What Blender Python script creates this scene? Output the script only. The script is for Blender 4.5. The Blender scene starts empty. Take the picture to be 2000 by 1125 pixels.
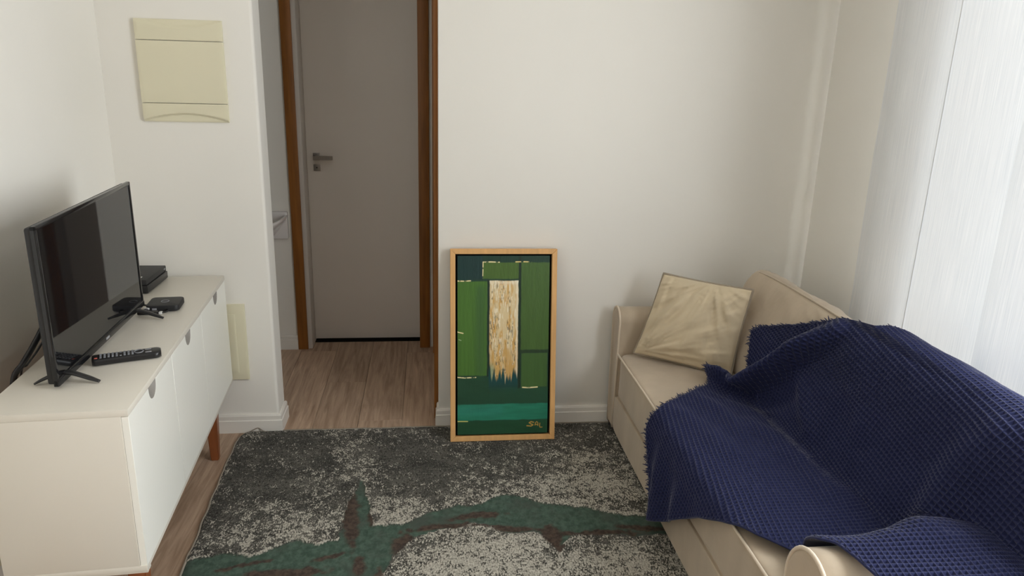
import bpy, bmesh, math, random
import numpy as np
from mathutils import Matrix, Vector

random.seed(7)
rng = np.random.default_rng(7)
SC = bpy.context.scene
COL = SC.collection

# ------------------------------------------------------------------ camera, world, light, exposure
cam_d = bpy.data.cameras.new('camera')
cam = bpy.data.objects.new('camera', cam_d)
COL.objects.link(cam)
cam_d.sensor_width = 36.0
cam_d.lens = 1444.0 / 2000.0 * 36.0
cam_d.clip_start = 0.02
_Z = -np.array([864 - 1000, 5504 - 562.5, 1444.0]); _Z /= np.linalg.norm(_Z)
_Y = np.array([835 - 1000, 136 - 562.5, 1444.0]); _Y -= _Y.dot(_Z) * _Z; _Y /= np.linalg.norm(_Y)
_X = np.cross(_Y, _Z)
_M = np.array([_X, _Y, _Z])
_R = np.stack([_M @ np.array([1, 0, 0]), _M @ np.array([0, -1, 0]), _M @ np.array([0, 0, -1])], 1)
_m = Matrix([list(map(float, r)) + [0.0] for r in _R] + [[0, 0, 0, 1.0]])
cam.matrix_world = Matrix.Translation((0, 0, 1.5)) @ _m
SC.camera = cam

world = bpy.data.worlds.new('sky')
SC.world = world
world.use_nodes = True
bg = world.node_tree.nodes['Background']
bg.inputs[0].default_value = (0.93, 0.97, 1.0, 1)
bg.inputs[1].default_value = 11.0


def portal(name, loc, rot, sx, sy):
    l = bpy.data.lights.new(name, 'AREA')
    l.shape = 'RECTANGLE'; l.size = sx; l.size_y = sy
    l.cycles.is_portal = True
    o = bpy.data.objects.new(name, l)
    o.location = loc; o.rotation_euler = rot
    COL.objects.link(o)


# sky portal in the window opening (it only guides the sampling of the sky)
portal('window_portal', (1.70, 1.27, 1.1), (0, math.pi / 2, 0), 2.2, 1.95)

SC.view_settings.view_transform = 'Standard'
SC.view_settings.look = 'None'
SC.view_settings.gamma = 1.0
SC.view_settings.use_curve_mapping = False
SC.view_settings.exposure = 0.12
SC.cycles.max_bounces = 10
SC.cycles.diffuse_bounces = 6
SC.cycles.use_denoising = True


# ------------------------------------------------------------------ helpers
def lin(c):
    c = np.asarray(c, float) / 255.0
    return np.where(c <= 0.04045, c / 12.92, ((c + 0.055) / 1.055) ** 2.4)


def A(r, g, b, k=1.25):
    return tuple(float(min(0.9, v * k)) for v in lin((r, g, b)))


def mat(name, color, rough=0.6, spec=0.5, **kw):
    m = bpy.data.materials.new(name)
    m.use_nodes = True
    nt = m.node_tree
    b = nt.nodes['Principled BSDF']
    b.inputs['Base Color'].default_value = (*color, 1)
    b.inputs['Roughness'].default_value = rough
    b.inputs['Specular IOR Level'].default_value = spec
    if kw.get('sheen'):
        b.inputs['Sheen Weight'].default_value = kw['sheen']
        b.inputs['Sheen Roughness'].default_value = 0.45
    if kw.get('metal'):
        b.inputs['Metallic'].default_value = kw['metal']
    if kw.get('coat'):
        b.inputs['Coat Weight'].default_value = kw['coat']
        b.inputs['Coat Roughness'].default_value = 0.05
    nv = kw.get('vary')          # (scale, amount, stretch) colour mottling
    tc = None
    if nv or kw.get('bump'):
        tc = nt.nodes.new('ShaderNodeTexCoord')
    if nv:
        mp = nt.nodes.new('ShaderNodeMapping')
        mp.inputs['Scale'].default_value = nv[2] if len(nv) > 2 else (1, 1, 1)
        nt.links.new(tc.outputs['Object'], mp.inputs[0])
        n = nt.nodes.new('ShaderNodeTexNoise')
        n.inputs['Scale'].default_value = nv[0]
        n.inputs['Detail'].default_value = 5
        nt.links.new(mp.outputs[0], n.inputs['Vector'])
        r = nt.nodes.new('ShaderNodeMapRange')
        r.inputs['From Min'].default_value = 0.25; r.inputs['From Max'].default_value = 0.75
        r.inputs['To Min'].default_value = 1 - nv[1]; r.inputs['To Max'].default_value = 1 + nv[1]
        nt.links.new(n.outputs['Fac'], r.inputs['Value'])
        mx = nt.nodes.new('ShaderNodeVectorMath'); mx.operation = 'SCALE'
        mx.inputs[0].default_value = color
        nt.links.new(r.outputs[0], mx.inputs['Scale'])
        nt.links.new(mx.outputs[0], b.inputs['Base Color'])
    if kw.get('bump'):
        sc_, st, dist = kw['bump'][:3]
        mp = nt.nodes.new('ShaderNodeMapping')
        mp.inputs['Scale'].default_value = kw['bump'][3] if len(kw['bump']) > 3 else (1, 1, 1)
        nt.links.new(tc.outputs['Object'], mp.inputs[0])
        n = nt.nodes.new('ShaderNodeTexNoise')
        n.inputs['Scale'].default_value = sc_
        n.inputs['Detail'].default_value = 4
        nt.links.new(mp.outputs[0], n.inputs['Vector'])
        bp = nt.nodes.new('ShaderNodeBump')
        bp.inputs['Strength'].default_value = st
        bp.inputs['Distance'].default_value = dist
        nt.links.new(n.outputs['Fac'], bp.inputs['Height'])
        nt.links.new(bp.outputs[0], b.inputs['Normal'])
    return m


def attr_mat(name, rough=0.6, spec=0.3, bump=None):
    """material whose colour is the painted 'paint' colour attribute of the mesh"""
    m = bpy.data.materials.new(name)
    m.use_nodes = True
    nt = m.node_tree
    b = nt.nodes['Principled BSDF']
    b.inputs['Roughness'].default_value = rough
    b.inputs['Specular IOR Level'].default_value = spec
    a = nt.nodes.new('ShaderNodeAttribute'); a.attribute_name = 'paint'
    nt.links.new(a.outputs['Color'], b.inputs['Base Color'])
    return m


def link(o, parent=None):
    COL.objects.link(o)
    if parent is not None:
        o.parent = parent
    return o


def mesh_np(name, V, F, m, parent=None, smooth=True, uv=None, attrs=None):
    me = bpy.data.meshes.new(name)
    V = np.asarray(V, float)
    if isinstance(F, np.ndarray) and F.ndim == 2:
        k = F.shape[1]
        me.vertices.add(len(V)); me.vertices.foreach_set('co', V.astype(np.float32).ravel())
        me.loops.add(F.size); me.loops.foreach_set('vertex_index', F.astype(np.int32).ravel())
        me.polygons.add(len(F))
        me.polygons.foreach_set('loop_start', np.arange(0, F.size, k, dtype=np.int32))
        me.polygons.foreach_set('loop_total', np.full(len(F), k, dtype=np.int32))
        me.update(calc_edges=True)
    else:
        me.from_pydata([tuple(map(float, v)) for v in V], [], [list(map(int, f)) for f in F])
    me.validate()
    if smooth:
        me.polygons.foreach_set('use_smooth', np.ones(len(me.polygons), dtype=bool))
    if attrs:
        for nm, (kind, data) in attrs.items():
            at = me.attributes.new(nm, kind, 'POINT')
            data = np.asarray(data, np.float32)
            if kind == 'FLOAT_COLOR':
                at.data.foreach_set('color', data.ravel())
            else:
                at.data.foreach_set('value', data.ravel())
    me.materials.append(m)
    me.update()
    return link(bpy.data.objects.new(name, me), parent)


def grid_faces(nu, nv, flip=False):
    i = np.arange(nu - 1)[:, None] * nv + np.arange(nv - 1)[None]
    q = np.stack([i, i + nv, i + nv + 1, i + 1], -1).reshape(-1, 4)
    return q[:, ::-1] if flip else q


def bm_obj(name, bm, m, parent=None, smooth=False):
    me = bpy.data.meshes.new(name)
    bm.normal_update()
    bm.to_mesh(me); bm.free()
    if smooth:
        me.polygons.foreach_set('use_smooth', np.ones(len(me.polygons), dtype=bool))
        try:
            me.set_sharp_from_angle(angle=math.radians(40))
        except Exception:
            pass
    me.materials.append(m)
    return link(bpy.data.objects.new(name, me), parent)


def add_box(bm, x0, x1, y0, y1, z0, z1):
    vs = [bm.verts.new(p) for p in ((x0, y0, z0), (x1, y0, z0), (x1, y1, z0), (x0, y1, z0),
                                    (x0, y0, z1), (x1, y0, z1), (x1, y1, z1), (x0, y1, z1))]
    for f in ((3, 2, 1, 0), (4, 5, 6, 7), (0, 1, 5, 4), (1, 2, 6, 5), (2, 3, 7, 6), (3, 0, 4, 7)):
        bm.faces.new([vs[i] for i in f])


def box(name, x0, x1, y0, y1, z0, z1, m, parent=None, bev=0.0, seg=2):
    bm = bmesh.new()
    add_box(bm, x0, x1, y0, y1, z0, z1)
    if bev > 0:
        bmesh.ops.bevel(bm, geom=list(bm.edges), offset=bev, segments=seg, affect='EDGES', profile=0.5)
    return bm_obj(name, bm, m, parent, smooth=bev > 0)


def boxes(name, lst, m, parent=None):
    bm = bmesh.new()
    for b in lst:
        add_box(bm, *b)
    return bm_obj(name, bm, m, parent)


def prism(name, poly, axis, a0, a1, m, parent=None, bev=0.0, seg=2):
    """extrude a 2-D polygon along an axis: axis 'y' uses (x,z), 'x' uses (y,z), 'z' uses (x,y)"""
    bm = bmesh.new()
    def P(p, a):
        return (a, p[0], p[1]) if axis == 'x' else ((p[0], a, p[1]) if axis == 'y' else (p[0], p[1], a))
    v0 = [bm.verts.new(P(p, a0)) for p in poly]
    v1 = [bm.verts.new(P(p, a1)) for p in poly]
    bm.faces.new(v0[::-1]); bm.faces.new(v1)
    n = len(poly)
    for i in range(n):
        bm.faces.new([v0[i], v0[(i + 1) % n], v1[(i + 1) % n], v1[i]])
    bmesh.ops.recalc_face_normals(bm, faces=list(bm.faces))
    if bev > 0:
        es = [e for e in bm.edges if e.calc_face_angle(0) > 0.6]
        bmesh.ops.bevel(bm, geom=es, offset=bev, segments=seg, affect='EDGES', profile=0.5)
    return bm_obj(name, bm, m, parent, smooth=True)


def cr(P, n=12):
    P = np.asarray(P, float)
    P = np.vstack([2 * P[0] - P[1], P, 2 * P[-1] - P[-2]]); out = []
    t = np.linspace(0, 1, n, endpoint=False)[:, None]
    for i in range(1, len(P) - 2):
        a, b, c, d = P[i - 1], P[i], P[i + 1], P[i + 2]
        out.append(.5 * ((2 * b) + (-a + c) * t + (2 * a - 5 * b + 4 * c - d) * t ** 2 + (-a + 3 * b - 3 * c + d) * t ** 3))
    return np.vstack(out + [P[-2][None]])


def tube(name, P, r, m, parent=None, k=8, closed=False, flat=1.0):
    P = np.asarray(P, float); n = len(P)
    if closed:
        T = np.roll(P, -1, 0) - np.roll(P, 1, 0)
    else:
        T = np.gradient(P, axis=0)
    T /= np.linalg.norm(T, axis=1)[:, None] + 1e-12
    up = np.array([0, 0, 1.0]) if abs(T[0][2]) < 0.9 else np.array([0, 1.0, 0])
    N = np.zeros_like(P)
    nn = np.cross(T[0], up); nn /= np.linalg.norm(nn)
    for i in range(n):
        nn = nn - nn.dot(T[i]) * T[i]; nn /= np.linalg.norm(nn); N[i] = nn
    B = np.cross(T, N)
    r = np.broadcast_to(np.asarray(r, float), (n,))
    a = np.linspace(0, 2 * np.pi, k, endpoint=False)
    V = P[:, None] + r[:, None, None] * (np.cos(a)[None, :, None] * N[:, None] + flat * np.sin(a)[None, :, None] * B[:, None])
    V = V.reshape(-1, 3)
    F = []
    rng_i = range(n) if closed else range(n - 1)
    for i in rng_i:
        j = (i + 1) % n
        for q in range(k):
            F.append((i * k + q, i * k + (q + 1) % k, j * k + (q + 1) % k, j * k + q))
    if not closed:
        F.append(tuple(range(k))[::-1]); F.append(tuple((n - 1) * k + q for q in range(k)))
    return mesh_np(name, V, F, m, parent)


_noise_tabs = {}


def vnoise(x, y, seed=0):
    """smooth 2-D value noise in 0..1"""
    if seed not in _noise_tabs:
        _noise_tabs[seed] = np.random.default_rng(seed + 100).random((256, 256))
    T = _noise_tabs[seed]
    xi = np.floor(x).astype(int); yi = np.floor(y).astype(int)
    fx = x - xi; fy = y - yi
    fx = fx * fx * (3 - 2 * fx); fy = fy * fy * (3 - 2 * fy)
    g = lambda a, b: T[a % 256, b % 256]
    return (g(xi, yi) * (1 - fx) + g(xi + 1, yi) * fx) * (1 - fy) + (g(xi, yi + 1) * (1 - fx) + g(xi + 1, yi + 1) * fx) * fy


def fbm(x, y, seed=0, oc=4):
    s = 0; a = 0.5; t = 0
    for o in range(oc):
        s = s + a * vnoise(x * 2 ** o, y * 2 ** o, seed + o); t += a; a *= .5
    return s / t


def sstep(a, b, x):
    u = np.clip((x - a) / (b - a), 0, 1)
    return u * u * (3 - 2 * u)


def thing(name, label, cat, loc=(0, 0, 0), rotz=0.0, group=None):
    o = bpy.data.objects.new(name, None)
    o.empty_display_size = 0.05
    o.location = loc; o.rotation_euler = (0, 0, rotz)
    COL.objects.link(o)
    return tag(o, label, cat, group)


def tag(o, label, cat, group=None):
    o['label'] = label; o['category'] = cat
    if group:
        o['group'] = group
    return o


def struct(o, label=None):
    o['kind'] = 'structure'
    if label:
        o['label'] = label
    return o


# ------------------------------------------------------------------ materials
M_wall = mat('wall_paint', (0.81, 0.785, 0.725), 0.75, 0.25, vary=(2.5, 0.015), bump=(60, 0.05, 0.002))
M_ceil = mat('ceiling_paint', (0.82, 0.81, 0.78), 0.9, 0.2)
M_base = mat('baseboard_paint', (0.80, 0.77, 0.71), 0.45, 0.4)
M_door = mat('door_laminate', (0.83, 0.785, 0.74), 0.5, 0.4)
M_jamb = mat('jamb_paint', (0.64, 0.60, 0.56), 0.5, 0.4)
M_frame = mat('varnished_wood', (0.27, 0.105, 0.022), 0.4, 0.4, vary=(9, 0.25, (6, 6, 0.5)))
M_chrome = mat('brushed_steel', (0.30, 0.28, 0.26), 0.35, 0.5, metal=0.9)
M_dark = mat('dark_gap', (0.012, 0.011, 0.010), 0.9, 0.1)
M_white_dim = mat('white_laminate_dim', (0.68, 0.64, 0.56), 0.35, 0.45)  # cabinet top and ends: duller white, their weaker light put into the colour
M_white_lit = mat('white_lacquer_lit', (0.87, 0.865, 0.80), 0.3, 0.45)  # door fronts: paler white, the window light on them put into the colour
M_raw = mat('raw_chipboard', (0.42, 0.25, 0.13), 0.8, 0.2, vary=(60, 0.25))
M_leg = mat('orange_wood', (0.25, 0.078, 0.025), 0.35, 0.5, vary=(8, 0.2, (5, 5, 0.6)))
M_notch = mat('shaded_edge', (0.26, 0.24, 0.215), .6)  # grey edge of the pulls, deepened: the hollow's shade put into the colour
M_cream = mat('yellowed_plastic', (0.72, 0.675, 0.50), 0.4, 0.4)
M_black = mat('black_plastic', (0.012, 0.012, 0.013), 0.32, 0.5)
M_blackg = mat('gloss_black_plastic', (0.010, 0.010, 0.011), 0.14, 0.5)
M_screen = mat('lcd_screen', (0.006, 0.006, 0.007), 0.035, 0.75)
M_blackm = mat('matte_black', (0.02, 0.02, 0.021), 0.55, 0.4)
M_grey = mat('grey_print', (0.30, 0.30, 0.31), 0.5, 0.4)
M_btn = mat('button_print', (0.26, 0.27, 0.29), 0.5, 0.4)
M_red = mat('red_button', (0.55, 0.12, 0.09), 0.45, 0.4)
M_plug = mat('white_plug', (0.7, 0.7, 0.68), 0.4, 0.4)
M_suede = mat('beige_suede', (0.475, 0.388, 0.288), 0.85, 0.15, sheen=0.35, vary=(7.0, 0.13, (1, 1.2, .55)), bump=(9, 0.35, 0.012))
M_suede2 = mat('khaki_suede', (0.62, 0.515, 0.355), 0.85, 0.15, sheen=0.35, vary=(4.0, 0.08), bump=(12, 0.2, 0.008))
M_pipe = mat('suede_piping', (0.64, 0.54, 0.42), 0.8, 0.15, sheen=0.3)
M_pipe2 = mat('pillow_piping', (0.30, 0.25, 0.19), 0.8, 0.15, sheen=0.2)
M_navy = mat('navy_cotton', (0.017, 0.021, 0.066), 0.85, 0.12, sheen=0.26)
M_ceram = mat('ceramic', (0.72, 0.69, 0.67), 0.15, 0.5)
M_pine = mat('pine_frame', (0.70, 0.40, 0.16), 0.45, 0.4, vary=(7, 0.12, (8, 8, 0.8)))
M_pvc = mat('window_frame_paint', (0.75, 0.75, 0.75), 0.4, 0.4)

# floor laminate: grain along y, tone shifts from plank to plank
M_floor = bpy.data.materials.new('oak_laminate'); M_floor.use_nodes = True
nt = M_floor.node_tree; b = nt.nodes['Principled BSDF']
tc = nt.nodes.new('ShaderNodeTexCoord'); oi = nt.nodes.new('ShaderNodeObjectInfo')
off = nt.nodes.new('ShaderNodeVectorMath'); off.operation = 'ADD'
sc9 = nt.nodes.new('ShaderNodeVectorMath'); sc9.operation = 'SCALE'; sc9.inputs[0].default_value = (13, 7, 3)
nt.links.new(oi.outputs['Random'], sc9.inputs['Scale'])
nt.links.new(tc.outputs['Object'], off.inputs[0]); nt.links.new(sc9.outputs[0], off.inputs[1])
mp = nt.nodes.new('ShaderNodeMapping'); mp.inputs['Scale'].default_value = (34, 2.2, 1)
nt.links.new(off.outputs[0], mp.inputs[0])
n1 = nt.nodes.new('ShaderNodeTexNoise'); n1.inputs['Scale'].default_value = 1.6; n1.inputs['Detail'].default_value = 7; n1.inputs['Roughness'].default_value = 0.62
n1.inputs['Distortion'].default_value = 0.6
nt.links.new(mp.outputs[0], n1.inputs['Vector'])
rp = nt.nodes.new('ShaderNodeValToRGB')
rp.color_ramp.elements[0].position = 0.30; rp.color_ramp.elements[0].color = (0.31, 0.205, 0.138, 1)
rp.color_ramp.elements[1].position = 0.72; rp.color_ramp.elements[1].color = (0.60, 0.44, 0.32, 1)
nt.links.new(n1.outputs['Fac'], rp.inputs[0])
hs = nt.nodes.new('ShaderNodeHueSaturation')
mr = nt.nodes.new('ShaderNodeMapRange'); mr.inputs['To Min'].default_value = 0.88; mr.inputs['To Max'].default_value = 1.12
nt.links.new(oi.outputs['Random'], mr.inputs['Value']); nt.links.new(mr.outputs[0], hs.inputs['Value'])
nt.links.new(rp.outputs[0], hs.inputs['Color']); nt.links.new(hs.outputs[0], b.inputs['Base Color'])
b.inputs['Roughness'].default_value = 0.48; b.inputs['Specular IOR Level'].default_value = 0.3

# curtain cloth: translucent, vertical slubs
M_curt = bpy.data.materials.new('sheer_linen'); M_curt.use_nodes = True
nt = M_curt.node_tree; nt.nodes.remove(nt.nodes['Principled BSDF'])
out = nt.nodes['Material Output']
tc = nt.nodes.new('ShaderNodeTexCoord')
mp = nt.nodes.new('ShaderNodeMapping'); mp.inputs['Scale'].default_value = (1, 330, 5.0)
nt.links.new(tc.outputs['Object'], mp.inputs[0])
n1 = nt.nodes.new('ShaderNodeTexNoise'); n1.inputs['Scale'].default_value = 1.0; n1.inputs['Detail'].default_value = 4
nt.links.new(mp.outputs[0], n1.inputs['Vector'])
rp = nt.nodes.new('ShaderNodeValToRGB')
rp.color_ramp.elements[0].position = 0.3; rp.color_ramp.elements[0].color = (0.74, 0.755, 0.77, 1)
rp.color_ramp.elements[1].position = 0.7; rp.color_ramp.elements[1].color = (0.86, 0.86, 0.86, 1)
nt.links.new(n1.outputs['Fac'], rp.inputs[0])
df = nt.nodes.new('ShaderNodeBsdfDiffuse'); tl = nt.nodes.new('ShaderNodeBsdfTranslucent')
nt.links.new(rp.outputs[0], df.inputs[0])
tint = nt.nodes.new('ShaderNodeMix'); tint.data_type = 'RGBA'; tint.blend_type = 'MULTIPLY'; tint.inputs[0].default_value = 1.0
nt.links.new(rp.outputs[0], tint.inputs[6]); tint.inputs[7].default_value = (0.97, 0.985, 1.0, 1)
nt.links.new(tint.outputs[2], tl.inputs[0])
bp = nt.nodes.new('ShaderNodeBump'); bp.inputs['Strength'].default_value = 0.25; bp.inputs['Distance'].default_value = 0.002
nt.links.new(n1.outputs['Fac'], bp.inputs['Height'])
nt.links.new(bp.outputs[0], df.inputs['Normal'])
ms = nt.nodes.new('ShaderNodeMixShader'); ms.inputs[0].default_value = 0.05
nt.links.new(df.outputs[0], ms.inputs[1]); nt.links.new(tl.outputs[0], ms.inputs[2])
nt.links.new(ms.outputs[0], out.inputs[0])

# ------------------------------------------------------------------ room shell
WY = 2.965          # face of the back wall
PY = 2.955          # face of the partition
LX = -1.18          # face of the left wall
RX = 1.626          # face of the right wall
CH = 2.5
floor = struct(box('floor', -2.1, RX + .12, -1.95, 4.3, -0.06, -0.010, M_dark), 'wood laminate floor of long planks')
pw, pl = 0.192, 1.25
plank_meshes = {}
ix = 0
x = -2.1 + 0.06
while x < RX:
    y = -1.85 - (ix * 0.43 % 1.25)
    while y < 4.15:
        y0, y1 = max(y, -1.85), min(y + pl, 4.15)
        if y1 - y0 > 0.02:
            key = round(y1 - y0, 3)
            if key not in plank_meshes:
                o = box('plank', -pw / 2 + .0006, pw / 2 - .0006, -(y1 - y0) / 2 + .0006, (y1 - y0) / 2 - .0006, -0.010, 0.0, M_floor, None, bev=0.0007, seg=1)
                plank_meshes[key] = o.data
                o.parent = floor
            else:
                o = link(bpy.data.objects.new('plank', plank_meshes[key]), floor)
            o.location = (min(x + pw / 2, RX + .02), (y0 + y1) / 2, 0)
        y += pl
    x += pw; ix += 1

struct(box('ceiling', -2.1, RX + .12, -1.95, 4.3, CH, CH + .08, M_ceil))
struct(box('wall_left', LX - .12, LX, -1.85, PY + .12, 0, CH, M_wall), 'white left wall behind the television')
# partition with rounded outer corner
R_ = 0.012
poly = [(-2.1, PY), (-.635 - R_, PY)] + [(-.635 - R_ + R_ * math.sin(a), PY + R_ - R_ * math.cos(a)) for a in np.linspace(0.2, math.pi / 2, 6)] + [(-.635, PY + .12), (-2.1, PY + .12)]
struct(prism('wall_partition', poly, 'z', 0, CH, M_wall), 'white partition wall carrying the breaker panel cover')
struct(box('wall_back', .040, RX + .12, WY, WY + .11, 0, CH, M_wall, bev=.004), 'white back wall behind the painting and sofa')
# hall beyond
HY = 3.935
struct(boxes('wall_hall_back', [(-2.1, -.665, HY, HY + .12, 0, CH), (-.03, .20, HY, HY + .12, 0, CH), (-.665, -.03, HY, HY + .12, 2.12, CH),
                                (-2.1, .2, 4.16, 4.2, 0, CH)], M_wall))
struct(box('wall_hall_left', -2.1, -1.98, PY + .12, HY, 0, CH, M_wall))
struct(boxes('wall_hall_right', [(.042, .20, WY + .11, 3.09, 0, CH), (.042, .20, 3.84, HY, 0, CH), (.042, .20, 3.09, 3.84, 2.12, CH), (.16, .2, 3.09, 3.84, 0, 2.12)], M_wall))
# right wall with the tall window opening (unseen; near part left uncurtained for light)
struct(boxes('wall_right', [(RX, RX + .12, 2.24, WY, 0, CH), (RX, RX + .12, -1.85, .30, 0, CH), (RX, RX + .12, .30, 2.24, 2.2, CH)], M_wall), 'white right wall strip beside the curtain')
struct(box('wall_rear', LX - .12, RX + .12, -1.95, -1.83, 0, CH, mat('rear_wall_dark', (.36, .32, .27), .8, .2)))  # unseen wall behind the camera, coloured dark to cut the bounced light
w1 = struct(boxes('window_1', [(RX + .03, RX + .09, .30, .35, 0, 2.2), (RX + .03, RX + .09, 2.19, 2.24, 0, 2.2), (RX + .03, RX + .09, .35, 2.19, 2.15, 2.2), (RX + .03, RX + .09, .35, 2.19, 0, .05)], M_pvc))


def bb_profile(t=0.014, h=0.082):
    return [(0, 0), (t, 0), (t, h * .66), (t * .72, h * .69), (t * .72, h * .90), (t * .45, h), (0, h)]


def baseboard(name, p0, p1, nrm, h=0.082, ext0=0.0, ext1=0.0):
    """moulded skirting from p0 to p1 (floor points on the wall face), nrm = outward wall normal"""
    p0 = np.array(p0, float); p1 = np.array(p1, float); d = (p1 - p0) / np.linalg.norm(p1 - p0)
    n = np.array(nrm, float)
    prof = bb_profile(h=h)
    V = []; N = len(prof)
    for (a, z) in prof:
        q = p0 + n * a - d * (a * ext0); V.append((q[0], q[1], z))
    for (a, z) in prof:
        q = p1 + n * a + d * (a * ext1); V.append((q[0], q[1], z))
    F = [tuple(range(N)), tuple(range(2 * N - 1, N - 1, -1))] + [(i, i + N, (i + 1) % N + N, (i + 1) % N) for i in range(N)]
    o = mesh_np(name, V, F, M_base, smooth=False)
    bm = bmesh.new(); bm.from_mesh(o.data); bmesh.ops.recalc_face_normals(bm, faces=list(bm.faces)); bm.to_mesh(o.data); bm.free()
    return struct(o)


baseboard('baseboard_back', (.040, WY), (RX, WY), (0, -1), ext0=1)
baseboard('baseboard_back_end', (.042, WY), (.042, 3.03), (-1, 0), ext0=1)
baseboard('baseboard_partition', (LX, PY), (-.635, PY), (0, -1), ext1=1)
baseboard('baseboard_partition_end', (-.635, PY), (-.635, PY + .12), (1, 0), ext0=1, ext1=1)
baseboard('baseboard_hall', (-1.98, HY), (-.715, HY), (0, -1))
baseboard('baseboard_left', (LX, -1.83), (LX, PY), (1, 0))
baseboard('baseboard_right', (RX, 2.24), (RX, WY), (-1, 0))

# ------------------------------------------------------------------ doors in the hall
door = thing('door_1', 'closed pale grey flush door at the end of the hall', 'door', (-.341, 4.06, 0))
del door['category']; door['kind'] = 'structure'
dx, dy = -.341, 4.06
def dl(name, x0, x1, y0, y1, z0, z1, m, par=door, bev=0.0):
    return box(name, x0 - dx, x1 - dx, y0 - dy, y1 - dy, z0, z1, m, par, bev)
leaf = dl('door_leaf', -.640, -.046, 4.06, 4.095, .012, 2.10, M_door, bev=.002)
dl('door_gap_shade', -.66, -.03, 4.03, 4.16, 0.0, .004, M_dark)  # near-black strip: shade of the gap under the door put into colour
dl('jamb', -.665, -.640, HY - .004, 4.12, 0, 2.12, M_jamb, bev=.002)
dl('jamb', -.046, -.028, HY - .004, 4.12, 0, 2.12, M_jamb, bev=.002)
dl('jamb', -.665, -.028, HY - .004, 4.12, 2.10, 2.13, M_jamb)
dl('architrave', -.715, -.662, HY - .016, HY, 0, 2.17, M_frame, bev=.003)
dl('architrave', -.050, .006, HY - .016, HY, 0, 2.17, M_frame, bev=.003)
dl('architrave', -.715, .006, HY - .016, HY, 2.12, 2.17, M_frame, bev=.003)
hd = dl('door_handle', -.607, -.573, 4.052, 4.06, 1.022, 1.060, M_chrome, par=leaf, bev=.001)
bm = bmesh.new()
add_box(bm, -.600 - dx, -.580 - dx, 4.012 - dy, 4.055 - dy, 1.030, 1.050)
add_box(bm, -.600 - dx, -.500 - dx, 4.004 - dy, 4.018 - dy, 1.029, 1.050)
bm_obj('lever', bm, M_chrome, hd)
kp = dl('keyhole_plate', -.607, -.571, 4.053, 4.06, .965, 1.000, M_chrome, par=leaf, bev=.001)
tube('keyhole', [(-.589 - dx, 4.0535 - dy, .983), (-.589 - dx, 4.0515 - dy, .983)], .0035, M_dark, kp)

door2 = thing('door_2', 'varnished wooden door frame edge on the right hall wall', 'door', (.04, 3.46, 0))
del door2['category']; door2['kind'] = 'structure'
def d2(name, x0, x1, y0, y1, z0, z1, m, bev=.002):
    return box(name, x0 - .04, x1 - .04, y0 - 3.46, y1 - 3.46, z0, z1, m, door2, bev)
d2('architrave', .022, .042, 3.035, 3.095, .0, 2.17, M_frame)
d2('architrave', .022, .042, 3.835, 3.895, 0, 2.17, M_frame)
d2('architrave', .022, .042, 3.035, 3.895, 2.12, 2.17, M_frame)
d2('jamb', .042, .16, 3.09, 3.10, 0, 2.12, M_frame)
d2('jamb', .042, .16, 3.83, 3.84, 0, 2.12, M_frame)
d2('door_leaf', .10, .135, 3.10, 3.83, .01, 2.12, M_door)

# wall-hung basin in the hall
basin = thing('wash_basin', 'pale ceramic wash basin half hidden behind the partition corner', 'basin', (-.945, HY, .525))
nu, nv = 40, 14
V = []
prof = [(0.02, -.02), (.10, -.005), (.30, .03), (.50, .075), (.68, .125), (.83, .165), (.95, .195), (.99, .215), (1.0, .225), (.985, .230), (.93, .226), (.86, .19), (.70, .14), (.2, .11)]
for (r, z) in prof:
    for k in range(nu + 1):
        a = -math.pi * k / nu
        ca, sa = math.cos(a), math.sin(a)
        e = 0.75
        V.append((.215 * r * math.copysign(abs(ca) ** e, ca), .40 * r * math.copysign(abs(sa) ** e, sa), z))
F = grid_faces(len(prof), nu + 1)
mesh_np('bowl', V, F, M_ceram, basin)
box('back_ledge', -.215, .215, -.03, 0, .10, .245, M_ceram, basin, bev=.008)
tube('tap', cr([(0, -.05, .22), (0, -.05, .30), (0, -.07, .33), (0, -.13, .33), (0, -.15, .31)]), .011, M_chrome, basin)

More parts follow.
